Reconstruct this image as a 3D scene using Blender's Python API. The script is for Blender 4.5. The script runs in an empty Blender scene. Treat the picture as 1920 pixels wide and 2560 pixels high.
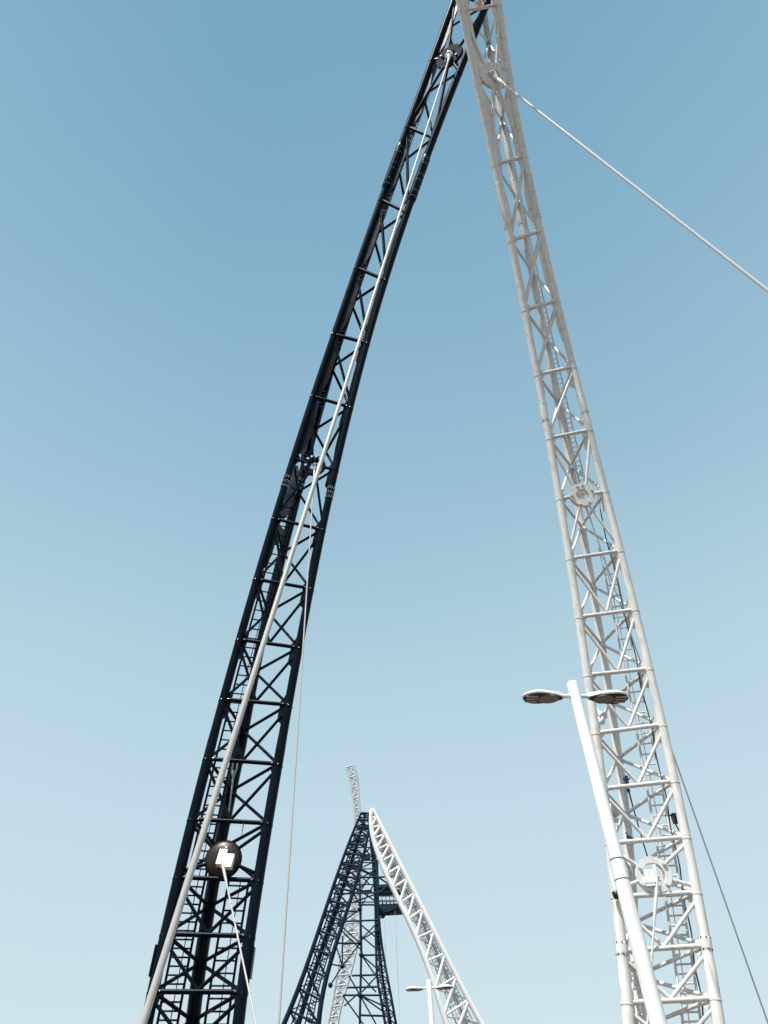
import bpy, math, random
import numpy as np
from mathutils import Vector, Matrix

random.seed(7)
sc = bpy.context.scene
COL = sc.collection

# ------------------------------------------------------------------ camera
F_PX = 1923.0                      # focal length in pixels of a 1920 x 2560 frame
PITCH = math.radians(46.6)
ROLL = math.radians(3.1)
CAM = Vector((0, 0, 1.6))
fwd = Vector((0, math.cos(PITCH), math.sin(PITCH)))
up0 = Vector((0, -math.sin(PITCH), math.cos(PITCH)))
rt0 = Vector((1, 0, 0))
rt = rt0 * math.cos(ROLL) - up0 * math.sin(ROLL)
upv = rt0 * math.sin(ROLL) + up0 * math.cos(ROLL)
cam_d = bpy.data.cameras.new('camera')
cam = bpy.data.objects.new('camera', cam_d)
COL.objects.link(cam)
m3 = Matrix((rt, upv, -fwd)).transposed()
cam.matrix_world = Matrix.Translation(CAM) @ m3.to_4x4()
cam_d.sensor_fit = 'VERTICAL'
cam_d.sensor_height = 24.0
cam_d.lens = 24.0 * F_PX / 2560.0
cam_d.clip_start = 0.1
cam_d.clip_end = 8000
sc.camera = cam

# ------------------------------------------------------------------ light
SUN_EL = math.radians(60)
SUN_AZ = math.radians(207)          # clockwise from +Y, so the sun is behind the viewer
world = bpy.data.worlds.new('World')
sc.world = world
world.use_nodes = True
nt = world.node_tree
nt.nodes.clear()
sky = nt.nodes.new('ShaderNodeTexSky')
sky.sky_type = 'NISHITA'
sky.sun_disc = False
sky.sun_elevation = SUN_EL
sky.sun_rotation = SUN_AZ
sky.air_density = 2.0
sky.dust_density = 0.5
sky.ozone_density = 3.0
hsv = nt.nodes.new('ShaderNodeHueSaturation')
hsv.inputs['Hue'].default_value = 0.49
hsv.inputs['Saturation'].default_value = 0.85
bg = nt.nodes.new('ShaderNodeBackground')
bg.inputs['Strength'].default_value = 0.13
nt.links.new(sky.outputs[0], hsv.inputs['Color'])
nt.links.new(hsv.outputs[0], bg.inputs['Color'])
# clear air whitening evenly from zenith to horizon, with very faint high haze
tc = nt.nodes.new('ShaderNodeTexCoord')
sep = nt.nodes.new('ShaderNodeSeparateXYZ')
nz = nt.nodes.new('ShaderNodeTexNoise')
nz.inputs['Scale'].default_value = 2.2
nz.inputs['Detail'].default_value = 3
mr = nt.nodes.new('ShaderNodeMapRange')
mr.inputs['To Min'].default_value = -0.035
mr.inputs['To Max'].default_value = 0.035
ad = nt.nodes.new('ShaderNodeMath')
rampn = nt.nodes.new('ShaderNodeValToRGB')
rampn.color_ramp.interpolation = 'EASE' if False else 'LINEAR'
def lin(c):
    return tuple(((v / 255 + .055) / 1.055) ** 2.4 for v in c) + (1,)
STOPS = [(0.0, (206, 222, 228)), (0.26, (198, 218, 226)), (0.42, (190, 214, 225)), (0.57, (176, 206, 219)), (0.72, (154, 190, 208)), (0.9, (126, 170, 194)), (0.97, (111, 158, 184)), (1.0, (106, 154, 180))]
el = rampn.color_ramp.elements
el[0].position, el[0].color = STOPS[0][0], lin(STOPS[0][1])
el[1].position, el[1].color = STOPS[-1][0], lin(STOPS[-1][1])
for p, c in STOPS[1:-1]:
    e = el.new(p)
    e.color = lin(c)
bg2 = nt.nodes.new('ShaderNodeBackground')
bg2.inputs['Strength'].default_value = 0.92
mixs = nt.nodes.new('ShaderNodeMixShader')
mixs.inputs[0].default_value = 0.85
wo = nt.nodes.new('ShaderNodeOutputWorld')
nt.links.new(tc.outputs['Generated'], sep.inputs[0])
nt.links.new(tc.outputs['Generated'], nz.inputs['Vector'])
nt.links.new(nz.outputs['Fac'], mr.inputs['Value'])
nt.links.new(sep.outputs['Z'], ad.inputs[0])
nt.links.new(mr.outputs['Result'], ad.inputs[1])
nt.links.new(ad.outputs[0], rampn.inputs['Fac'])
nt.links.new(rampn.outputs['Color'], bg2.inputs['Color'])
nt.links.new(bg.outputs[0], mixs.inputs[1])
nt.links.new(bg2.outputs[0], mixs.inputs[2])
nt.links.new(mixs.outputs[0], wo.inputs['Surface'])

sun_d = bpy.data.lights.new('sun', 'SUN')
sun_d.energy = 4.9
sun_d.angle = math.radians(0.5)
sun_d.color = (1.0, 0.965, 0.92)
sun = bpy.data.objects.new('sun', sun_d)
COL.objects.link(sun)
sdir = Vector((math.sin(SUN_AZ) * math.cos(SUN_EL), math.cos(SUN_AZ) * math.cos(SUN_EL), math.sin(SUN_EL)))
sun.rotation_euler = sdir.to_track_quat('Z', 'Y').to_euler()
sun.location = (0, -40, 80)

sc.view_settings.view_transform = 'Standard'
sc.view_settings.look = 'None'
sc.view_settings.gamma = 1.0
sc.view_settings.exposure = 0.25
sc.render.film_transparent = False


# ------------------------------------------------------------------ helpers
def ray(px, py):
    d = rt * ((px - 960) / F_PX) + upv * ((1280 - py) / F_PX) + fwd
    return d


def at(px, py, Y):
    """the point seen at a pixel of the photograph, at a real distance Y along the bridge"""
    d = ray(px, py)
    return CAM + d * (Y / d.y)


def at_depth(px, py, D):
    return CAM + ray(px, py) * D


def at_h(px, py, h):
    d = ray(px, py)
    return CAM + d * (h / d.z)


def mat(name, col, rough=0.5, metal=0.0, var=0.12, scale=3.0, bump=0.0, dirt=None, dirt_amt=0.35, emit=None, spec=0.5, vary=0.0):
    m = bpy.data.materials.new(name)
    m.use_nodes = True
    t = m.node_tree
    b = t.nodes['Principled BSDF']
    b.inputs['Roughness'].default_value = rough
    b.inputs['Metallic'].default_value = metal
    if 'Specular IOR Level' in b.inputs:
        b.inputs['Specular IOR Level'].default_value = spec
    tc = t.nodes.new('ShaderNodeTexCoord')
    nz = t.nodes.new('ShaderNodeTexNoise')
    nz.inputs['Scale'].default_value = scale
    nz.inputs['Detail'].default_value = 6
    nz.inputs['Roughness'].default_value = 0.6
    t.links.new(tc.outputs['Object'], nz.inputs['Vector'])
    rp = t.nodes.new('ShaderNodeValToRGB')
    rp.color_ramp.elements[0].position = 0.3
    rp.color_ramp.elements[1].position = 0.7
    rp.color_ramp.elements[0].color = tuple(c * (1 - var) for c in col) + (1,)
    rp.color_ramp.elements[1].color = tuple(min(1, c * (1 + var)) for c in col) + (1,)
    t.links.new(nz.outputs['Fac'], rp.inputs['Fac'])
    src = rp.outputs['Color']
    if vary:
        oi = t.nodes.new('ShaderNodeObjectInfo')
        mv = t.nodes.new('ShaderNodeMapRange')
        mv.inputs['To Min'].default_value = 1 - vary
        mv.inputs['To Max'].default_value = 1.0
        t.links.new(oi.outputs['Random'], mv.inputs['Value'])
        mm = t.nodes.new('ShaderNodeVectorMath'); mm.operation = 'SCALE'
        t.links.new(src, mm.inputs[0]); t.links.new(mv.outputs['Result'], mm.inputs['Scale'])
        src = mm.outputs[0]
    if dirt:
        n2 = t.nodes.new('ShaderNodeTexNoise')
        n2.inputs['Scale'].default_value = scale * 2.3
        n2.inputs['Detail'].default_value = 8
        mp = t.nodes.new('ShaderNodeMapping')
        mp.inputs['Scale'].default_value = (1.6, 1.6, 0.22)      # grime runs downwards in streaks
        t.links.new(tc.outputs['Object'], mp.inputs['Vector'])
        t.links.new(mp.outputs['Vector'], n2.inputs['Vector'])
        r2 = t.nodes.new('ShaderNodeValToRGB')
        r2.color_ramp.elements[0].position = 0.5
        r2.color_ramp.elements[1].position = 0.75
        r2.color_ramp.elements[0].color = (0, 0, 0, 1)
        r2.color_ramp.elements[1].color = (dirt_amt,) * 3 + (1,)
        t.links.new(n2.outputs['Fac'], r2.inputs['Fac'])
        mx = t.nodes.new('ShaderNodeMixRGB')
        mx.inputs['Color2'].default_value = tuple(dirt) + (1,)
        t.links.new(r2.outputs['Color'], mx.inputs['Fac'])
        t.links.new(src, mx.inputs['Color1'])
        src = mx.outputs['Color']
    t.links.new(src, b.inputs['Base Color'])
    rr = t.nodes.new('ShaderNodeMapRange')
    rr.inputs['To Min'].default_value = max(0.02, rough - 0.1)
    rr.inputs['To Max'].default_value = min(1, rough + 0.1)
    t.links.new(nz.outputs['Fac'], rr.inputs['Value'])
    t.links.new(rr.outputs['Result'], b.inputs['Roughness'])
    if bump:
        bp = t.nodes.new('ShaderNodeBump')
        bp.inputs['Strength'].default_value = bump
        bp.inputs['Distance'].default_value = 0.02
        t.links.new(nz.outputs['Fac'], bp.inputs['Height'])
        t.links.new(bp.outputs['Normal'], b.inputs['Normal'])
    if emit:
        b.inputs['Emission Color'].default_value = tuple(emit[0]) + (1,)
        b.inputs['Emission Strength'].default_value = emit[1]
    return m


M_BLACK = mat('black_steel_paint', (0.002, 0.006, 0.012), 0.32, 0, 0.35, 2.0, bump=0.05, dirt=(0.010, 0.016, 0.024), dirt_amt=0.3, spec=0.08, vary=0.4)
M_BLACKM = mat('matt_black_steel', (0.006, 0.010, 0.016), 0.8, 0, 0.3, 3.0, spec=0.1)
M_BLACKF = mat('far_black_hazed_blue', (0.005, 0.019, 0.04), 0.5, 0, 0.3, 1.0, spec=0.2)  # blue in the base colour stands in for haze over the distance
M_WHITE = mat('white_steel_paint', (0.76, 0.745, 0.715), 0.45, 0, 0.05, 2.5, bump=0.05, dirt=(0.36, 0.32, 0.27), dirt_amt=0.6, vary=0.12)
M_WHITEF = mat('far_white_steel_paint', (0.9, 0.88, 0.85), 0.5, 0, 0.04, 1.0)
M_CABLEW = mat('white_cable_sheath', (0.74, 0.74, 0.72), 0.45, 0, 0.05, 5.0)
M_GREYF = mat('far_white_shaded_grey', (0.5, 0.51, 0.52), 0.5, 0, 0.06, 1.0)  # white steel with its shading put into the base colour as grey
M_CABLE = mat('pale_cable_sheath', (0.46, 0.45, 0.425), 0.5, 0, 0.06, 5.0)
M_STEEL = mat('polished_steel', (0.75, 0.75, 0.74), 0.16, 0.9, 0.05, 6.0)
M_POLE = mat('white_pole_enamel', (0.86, 0.86, 0.84), 0.4, 0, 0.03, 3.0, dirt=(0.5, 0.47, 0.42), dirt_amt=0.45)
M_SEAM = mat('dark_seam_steel', (0.06, 0.065, 0.07), 0.6, 0, 0.2, 8.0)
M_LENSBED = mat('lamp_underside', (0.2, 0.195, 0.19), 0.5, 0.2, 0.1, 12.0)
M_LENS = mat('lamp_lens_strip', (0.42, 0.40, 0.37), 0.25, 0.2, 0.1, 20.0)
M_DARK = mat('black_plastic', (0.012, 0.014, 0.017), 0.4, 0, 0.2, 9.0)
M_BRONZE = mat('bronze_dish', (0.03, 0.02, 0.017), 0.4, 0.5, 0.4, 9.0, dirt=(0.11, 0.065, 0.045), dirt_amt=0.6)
M_GLINT = mat('glint_white_block', (0.95, 0.94, 0.92), 0.3, 0.0, 0.02, 4.0)  # near-white colour stands in for the sun glint on polished steel
M_ROPE = mat('blue_rope', (0.02, 0.07, 0.14), 0.7, 0, 0.2, 20.0)
M_DECK = mat('warm_concrete_paving', (0.13, 0.09, 0.065), 0.85, 0, 0.12, 0.6, bump=0.2)
M_GROUND = mat('warm_bounce_sheet', (0.12, 0.08, 0.055), 0.95, 0, 0.2, 0.05, bump=0.2)  # brown chosen for warm bounce onto the undersides of the legs
M_WATER = mat('river_water', (0.03, 0.05, 0.055), 0.12, 0, 0.2, 0.4, bump=0.3)


def frame_of(d):
    d = d.normalized()
    a = Vector((0, 0, 1)) if abs(d.z) < 0.92 else Vector((1, 0, 0))
    u = d.cross(a).normalized()
    v = d.cross(u).normalized()
    return d, u, v


class MB:
    def __init__(self):
        self.v, self.f, self.s, self.mi, self.cur = [], [], [], [], 0

    def face(self, idx, smooth=False):
        self.f.append(idx)
        self.mi.append(self.cur)
        self.s.append(smooth)

    def path(self, pts, radii, n=12, cap=True):
        """a round tube along a polyline; frames carried along so it does not twist"""
        if not hasattr(radii, '__len__'):
            radii = [radii] * len(pts)
        base = len(self.v)
        d, u, v = frame_of(pts[1] - pts[0])
        for i, p in enumerate(pts):
            if i == 0:
                t = pts[1] - pts[0]
            elif i == len(pts) - 1:
                t = pts[-1] - pts[-2]
            else:
                t = pts[i + 1] - pts[i - 1]
            t = t.normalized()
            u = (u - t * u.dot(t)).normalized()
            v = t.cross(u)
            for k in range(n):
                a = 2 * math.pi * k / n
                self.v.append(p + (u * math.cos(a) + v * math.sin(a)) * radii[i])
        for i in range(len(pts) - 1):
            for k in range(n):
                a = base + i * n + k
                b = base + i * n + (k + 1) % n
                self.face((a, b, b + n, a + n), True)
        if cap:
            # caps get vertices of their own, so the round side shades cleanly right to its end
            e = base + (len(pts) - 1) * n
            c0, c1 = len(self.v), len(self.v) + n
            self.v += [self.v[base + k].copy() for k in range(n)] + [self.v[e + k].copy() for k in range(n)]
            self.face(tuple(c0 + k for k in reversed(range(n))))
            self.face(tuple(c1 + k for k in range(n)))

    def tube(self, a, b, r, r2=None, n=12):
        self.path([a, b], [r, r if r2 is None else r2], n)

    def prism(self, poly, off):
        """poly: list of points (planar); extruded by vector off"""
        b = len(self.v)
        n = len(poly)
        h = off * 0.5
        self.v += [p - h for p in poly] + [p + h for p in poly]
        self.face(tuple(b + i for i in reversed(range(n))))
        self.face(tuple(b + n + i for i in range(n)))
        for i in range(n):
            j = (i + 1) % n
            self.face((b + i, b + j, b + n + j, b + n + i))

    def box(self, c, ax, ay, az):
        """half-axis vectors"""
        self.prism([c - ax - ay, c + ax - ay, c + ax + ay, c - ax + ay], az * 2)

    def annulus(self, c, nrm, ro, ri, th, n=40, ax=None):
        d = nrm.normalized()
        if ax is None:
            _, u, v = frame_of(d)
        else:
            u = (ax - d * ax.dot(d)).normalized()
            v = d.cross(u)
        b = len(self.v)
        h = d * (th / 2)
        for k in range(n):
            a = 2 * math.pi * k / n
            e = u * math.cos(a) + v * math.sin(a)
            self.v += [c + e * ro - h, c + e * ro + h, c + e * ri + h, c + e * ri - h]
        for k in range(n):
            i = b + 4 * k
            j = b + 4 * ((k + 1) % n)
            self.face((i, j, j + 1, i + 1), True)
            self.face((i + 1, j + 1, j + 2, i + 2))
            self.face((i + 2, j + 2, j + 3, i + 3), True)
            self.face((i + 3, j + 3, j, i))

    def lathe(self, c, axis, prof, n=32, ax=None):
        """prof: list of (radius, offset along axis)"""
        d = axis.normalized()
        if ax is None:
            _, u, v = frame_of(d)
        else:
            u = (ax - d * ax.dot(d)).normalized()
            v = d.cross(u)
        b = len(self.v)
        for (r, o) in prof:
            for k in range(n):
                a = 2 * math.pi * k / n
                self.v.append(c + d * o + (u * math.cos(a) + v * math.sin(a)) * max(r, 1e-4))
        for i in range(len(prof) - 1):
            for k in range(n):
                a0 = b + i * n + k
                b0 = b + i * n + (k + 1) % n
                self.face((a0, b0, b0 + n, a0 + n), True)

    def build(self, name, m, parent=None, origin=None):
        o0 = origin
        if o0 is None:
            o0 = parent_world(parent) if parent else Vector((0, 0, 0))
        me = bpy.data.meshes.new(name)
        me.from_pydata([tuple(p - o0) for p in self.v], [], self.f)
        me.polygons.foreach_set('use_smooth', self.s)
        for m_ in (m if isinstance(m, tuple) else (m,)): me.materials.append(m_)
        me.polygons.foreach_set('material_index', self.mi)
        me.validate()
        me.update()
        o = bpy.data.objects.new(name, me)
        COL.objects.link(o)
        if parent:
            o.parent = parent
        else:
            o.location = o0
        return o


def parent_world(p):
    w = Vector((0, 0, 0))
    while p:
        w += p.location
        p = p.parent
    return w


def tag(o, label=None, cat=None, group=None, kind=None):
    if label: o['label'] = label
    if cat: o['category'] = cat
    if group: o['group'] = group
    if kind: o['kind'] = kind
    return o


def empty(name, loc, label=None, cat=None, group=None):
    e = bpy.data.objects.new(name, None)
    e.empty_display_size = 0.5
    COL.objects.link(e)
    e.location = loc
    return tag(e, label, cat, group)


# ------------------------------------------------------------------ setting
g = MB()
g.prism([Vector((-900, -120, -7)), Vector((900, -120, -7)), Vector((900, 70, -7)), Vector((-900, 70, -7))], Vector((0, 0, 1)))
tag(g.build('ground', M_GROUND), kind='structure')  # unseen land sheet, added over the river to throw warm bounce light
w_ = MB()
w_.prism([Vector((-4000, -4000, -8.2)), Vector((4000, -4000, -8.2)), Vector((4000, 4000, -8.2)), Vector((-4000, 4000, -8.2))], Vector((0, 0, 0.2)))
tag(w_.build('water', M_WATER), kind='structure')
dk = MB()
prof = []
for i in range(41):
    y = -40 + i * 5.0
    z = 2.4 * math.sin(math.pi * max(0, min(1, (y + 10) / 170.0))) if y > -10 else 0.0
    prof.append((y, z))
for i in range(40):
    (y0, z0), (y1, z1) = prof[i], prof[i + 1]
    b = len(dk.v)
    for (y, z) in ((y0, z0), (y1, z1)):
        dk.v += [Vector((-4.5, y, z)), Vector((5.5, y, z)), Vector((5.5, y, z - 0.9)), Vector((-4.5, y, z - 0.9))]
    for k in range(4):
        dk.face((b + k, b + (k + 1) % 4, b + 4 + (k + 1) % 4, b + 4 + k))
tag(dk.build('bridge_deck', M_DECK), kind='structure')


def deck_z(y):
    return 2.4 * math.sin(math.pi * max(0, min(1, (y + 10) / 170.0))) if y > -10 else 0.0


# ------------------------------------------------------------------ lattice legs
def fitter(pts, deg):
    ys = np.array([p[1] for p in pts], float)
    xs = np.array([p[0] for p in pts], float)
    y0, y1 = ys.min(), ys.max()
    if deg == 0:
        m_ = np.gradient(xs, ys)
        def h_(y):
            if y <= y0: return float(xs[0] + m_[0] * (y - y0))
            if y >= y1: return float(xs[-1] + m_[-1] * (y - y1))
            i = int(np.searchsorted(ys, y)) - 1
            w = ys[i + 1] - ys[i]
            t = (y - ys[i]) / w
            return float((2*t**3-3*t**2+1)*xs[i] + (t**3-2*t**2+t)*w*m_[i] + (-2*t**3+3*t**2)*xs[i+1] + (t**3-t**2)*w*m_[i+1])
        return h_
    c = (ys - 1300) / 1300
    co = np.polyfit(c, xs, deg)
    f = lambda y: float(np.polyval(co, (y - 1300) / 1300))

    def g_(y):
        if y > y1:
            s = (f(y1) - f(y1 - 60)) / 60
            return f(y1) + s * (y - y1)
        if y < y0:
            s = (f(y0 + 60) - f(y0)) / 60
            return f(y0) + s * (y - y0)
        return f(y)
    return g_


class Leg:
    """A three-chord lattice leg: two chords in the face towards us, one behind."""

    def __init__(s, L, R, nodes, ufun, Yfun, W, deg=5):
        s.fl, s.fr = fitter(L, deg), fitter(R, deg)
        s.nodes = nodes
        s.u = ufun
        s.Yf = Yfun
        s.W = W

    def ys(s, t):
        n = len(s.nodes)
        i = int(max(0, min(n - 2, math.floor(t))))
        f = t - i
        a, b = s.nodes[i], s.nodes[i + 1]
        return a[0] + (b[0] - a[0]) * f, a[1] + (b[1] - a[1]) * f

    def pair(s, t):
        yl, yr = s.ys(t)
        xl, xr = s.fl(yl), s.fr(yr)
        Y = s.Yf((xl + xr) / 2, (yl + yr) / 2)
        return at(xl, yl, Y), at(xr, yr, Y)

    def rear(s, t):
        yl, yr = s.ys(t)
        xl, xr = s.fl(yl), s.fr(yr)
        u = s.u((yl + yr) / 2)
        x, y = xl + (xr - xl) * u, yl + (yr - yl) * u
        Y = s.Yf((xl + xr) / 2, (yl + yr) / 2)
        A, B = at(xl, yl, Y), at(xr, yr, Y)
        return at(x, y, Y + s.W * (A - B).length)

    def P(s, t, k):
        if k == 'L': return s.pair(t)[0]
        if k == 'R': return s.pair(t)[1]
        return s.rear(t)

    def axes(s, t):
        """centre, lateral, tangent (downwards), face normal towards the viewer"""
        a, b = s.pair(t)
        a2, b2 = s.pair(t + 0.05)
        c = (a + b) / 2
        T = ((a2 + b2) / 2 - c).normalized()
        X = (b - a).normalized()
        N = X.cross(T)
        if N.dot(CAM - c) < 0: N = -N
        return c, X, T, N.normalized()


def y_curve(Y0, h0, R):
    def f(px, py):
        d = ray(px, py)
        k = d.z / d.y
        lo, hi = 1.0, Y0
        # Y falls as the leg bends over towards us
        for _ in range(50):
            Y = (lo + hi) / 2
            h = Y * k
            tgt = Y0 - (max(0, h - h0) ** 2) / (2 * R)
            if Y < tgt: lo = Y
            else: hi = Y
        return (lo + hi) / 2
    return f


def tbox(mb, a, b, wid, hgt, n_up):
    """rectangular bar from a to b"""
    d = (b - a).normalized()
    s_ = d.cross(n_up).normalized()
    u_ = s_.cross(d).normalized()
    mb.box((a + b) / 2, (b - a) / 2, s_ * wid / 2, u_ * hgt / 2)


def build_leg(root_name, label, leg, m, kinds, t0, t1, tbase, rc=0.14, rcross=0.07, rbr=0.055, rside=0.055,
              splices=(), webs=(), gus=True, ladders=(), rings=(), fins=(), swebs=(), group=None, seam=True, base_z=-6.0, steps=4, nseg=14,
              rear_rc=None, rad_prof=None, upright=False):
    base = leg.axes(tbase)[0].copy()
    base.z = 0
    root = empty(root_name, base, label, 'lattice leg', group)
    rear_rc = rear_rc or rc * 1.05
    rp = rad_prof or (lambda t: 1.0)
    # chords
    for k in 'LRB':
        r0 = rear_rc if k == 'B' else rc
        ts, tt = [], t0
        while tt <= t1 + 1e-6:
            ts.append(tt)
            tt += 1.0 / steps
        pts = [leg.P(t, k) for t in ts]
        rad = [r0 * rp(t) for t in ts]
        # run on down to the footing
        d = (pts[-1] - pts[-2]).normalized()
        if d.z < -0.2:
            e = pts[-1] + d * ((pts[-1].z - base_z) / -d.z)
            pts.append(e); rad.append(rad[-1])
        mb = MB()
        mb.path(pts, rad, nseg)
        ch = mb.build('chord', m, root)
        if seam:
            for i in range(int(math.ceil(t0)), int(t1) + 1):
                sm = MB()
                p = leg.P(i + 0.03, k)
                q = leg.P(i + 0.05, k)
                dd = (q - p).normalized()
                sm.tube(p, p + dd * 0.035, r0 * rp(i) + 0.012, n=nseg)
                sm.build('weld_seam', m, ch)
    # cross bars and front bracing
    thick = lambda i: (1.55 if i < 4.5 else max(1.0, 1.55 - .12 * (i - 4.5))) if gus else 1.0
    rcross0, rbr0, rside0 = rcross, rbr, rside
    ringat = {r['t']: r for r in rings}
    for i, kd in enumerate(kinds):
        if i < t0 or i > t1: continue
        rcross, rbr = rcross0 * min(1.3, thick(i)), rbr0 * thick(i)
        A, B = leg.pair(i)
        if i in ringat:
            rg = ringat[i]
            for (P_, s_) in ((A, 1), (B, -1)):
                c = rg['c']
                q = c + (P_ - c).normalized() * rg['ro'] * 0.95
                mb = MB(); mb.tube(P_, q, rcross, n=10); mb.build('crossbar', m, root)
        else:
            mb = MB(); mb.tube(A, B, rcross, n=12)
            if m is M_BLACK:
                mb.cur = 1  # small bright steel studs added as glints at the bar ends
                c_, X_, T_, N_ = leg.axes(i)
                for (P_, s_) in ((A, 1), (B, -1)):
                    q_ = P_ + X_ * s_ * (rc * 1.25) + N_ * rcross * .95
                    mb.lathe(q_, N_, [(.028, -.01), (.028, .012), (0, .02)], 8)
                    q_ = P_ + N_ * rc * .96 + T_ * .06 - X_ * s_ * rc * .2
                    mb.lathe(q_, N_, [(.03, -.02), (.028, .014), (0, .022)], 8)
            mb.build('crossbar', (m, M_STEEL), root)
        if i + 1 > t1: continue
        C, D = leg.pair(i + 1)
        T = (C - A).normalized(); T2 = (D - B).normalized()
        off = 0.16 if gus else 0.05
        a, b = A + T * off, B + T2 * off
        mids = []
        low = (C + D) / 2 - (T + T2) * 0.5 * 0.03
        if (i + 1) in ringat:
            rc_ = ringat[i + 1]
            c = rc_['c']
            X = leg.axes(i + 1)[1]
            pairs = [(a, c + ((a - c).normalized() * 0.8 - X * 0.25).normalized() * rc_['ro'] * 0.85),
                     (b, c + ((b - c).normalized() * 0.8 + X * 0.25).normalized() * rc_['ro'] * 0.85)]
        elif kd == 'V':
            pairs = [(a, low), (b, low)]
        elif kd == 'A':
            rc_ = ringat.get(i)
            c = rc_['c'] if rc_ else (A + B) / 2
            ro = rc_['ro'] * 0.85 if rc_ else 0
            e, f_ = C - T * off, D - T2 * off
            pairs = [(e, c + (e - c).normalized() * ro), (f_, c + (f_ - c).normalized() * ro)]
        elif kd == 'DR':      # upper right to lower left
            pairs = [(b, C - T * off)]
        elif kd == 'DL':
            pairs = [(a, D - T2 * off)]
        elif kd == 'Z':
            pairs = [(a, D - T2 * off)] if i % 2 else [(b, C - T * off)]
        elif kd == 'X':
            pairs = [(a, D - T2 * off), (b, C - T * off)]
        elif kd == 'R':
            rc_ = ringat[i + 0.5]
            c, ro = rc_['c'], rc_['ro'] * 0.9
            e, f_ = C - T * off, D - T2 * off
            pairs = [(q, c + (q - c).normalized() * ro) for q in (a, b, e, f_)]
        else:
            pairs = []
        for (p, q) in pairs:
            mb = MB(); mb.tube(p, q, rbr, n=10); mb.build('diagonal_brace', m, root)
    # side bracing to the chord behind (its nodes lie at mid panel)
    for i in range(int(math.ceil(t0)), int(t1)):
        r_ = leg.rear(i + 0.5)
        rside = rside0 * min(1.3, thick(i))
        A, B = leg.pair(i)
        C, D = leg.pair(i + 1)
        if gus and i not in ringat:
            rn_ = leg.rear(i)
            for q in (A, B):
                mb = MB(); mb.tube(q + (rn_ - q).normalized() * rc * 0.8, rn_, rside * .9, n=8)
                mb.build('side_tie', m, root)
        for q in (A, B, C, D):
            mb = MB(); mb.tube(q + (r_ - q).normalized() * rc * 0.8, r_, rside, n=8)
            mb.build('side_brace', m, root)
    # gusset plates
    if gus:
        for i in range(int(math.ceil(t0)), int(t1) + 1):
            if not (t0 < i < t1): continue
            c, X, T, N = leg.axes(i)
            A, B = leg.pair(i)
            R_ = leg.rear(i)
            big = 1.35 if i < 9 else (1.15 if i < 14 else 0.6)
            for (P_, s_) in ((A, 1), (B, -1)):
                inw = (R_ - P_).normalized()
                inw = (inw - T * inw.dot(T)).normalized()
                nn = T.cross(inw).normalized()
                pl_ = (leg.P(i + 1, 'L') - leg.P(i, 'L')).length
                L_, D_ = (0.30 * pl_ if i < 14 else 0.42 * big), 0.34 * big
                o = P_ + inw * rc * 0.9
                poly = [o - T * L_, o - T * L_ * 0.25 + inw * D_, o + T * L_ * 0.7 + inw * D_, o + T * L_ * 1.1]
                mb = MB(); mb.prism(poly, nn * 0.03); mb.build('gusset_plate', m, root)
                if i < 14:
                    inx = X * s_
                    o = P_ + inx * rc * 0.9
                    L2, D2 = 0.28 * big, 0.14 * big
                    poly = [o - T * L2, o - T * L2 * 0.3 + inx * D2, o + T * L2 * 0.3 + inx * D2, o + T * L2]
                    mb = MB(); mb.prism(poly, N * 0.025); mb.build('gusset_plate', m, root)
    # web plates beside the chords of the slender upper part
    for (ta, tb, wl, wr) in webs:
        for (k, s_, wd) in (('L', 1, wl), ('R', -1, wr)):
            if wd <= 0: continue
            mb = MB()
            nst = max(2, int((tb - ta) * 5))
            for j in range(nst):
                p = leg.P(ta + (tb - ta) * j / nst, k)
                q = leg.P(ta + (tb - ta) * (j + 1) / nst, k)
                c, X, T, N = leg.axes(ta + (tb - ta) * (j + .5) / nst)
                x = X * s_
                w0 = wd * (0.35 if j == 0 else 1)
                w1 = wd * (0.35 if j == nst - 1 else 1)
                mb.prism([p + x * rc * .8, p + x * (rc + w0), q + x * (rc + w1), q + x * rc * .8], N * 0.05)
            mb.build('web_plate', m, root)
    for (ta, tb, wd) in swebs:          # stiffening plates in the side face, beside the left chord
        t = ta
        while t < tb - .2:
            te = min(tb, t + 0.9)
            mb = MB()
            nst = 6
            for j in range(nst):
                p, q = leg.P(t + (te - t) * j / nst, 'L'), leg.P(t + (te - t) * (j + 1) / nst, 'L')
                r1, r2 = leg.rear(t + (te - t) * j / nst), leg.rear(t + (te - t) * (j + 1) / nst)
                w0 = wd * (.5 if j == 0 else 1); w1 = wd * (.5 if j == nst - 1 else 1)
                nn = (q - p).cross(r1 - p).normalized()
                mb.prism([p.lerp(r1, .15), p.lerp(r1, .15 + w0 * .8), q.lerp(r2, .15 + w1 * .8), q.lerp(r2, .15)], nn * .03)
            mb.build('web_plate', m, root)
            t += 1.0
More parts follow.
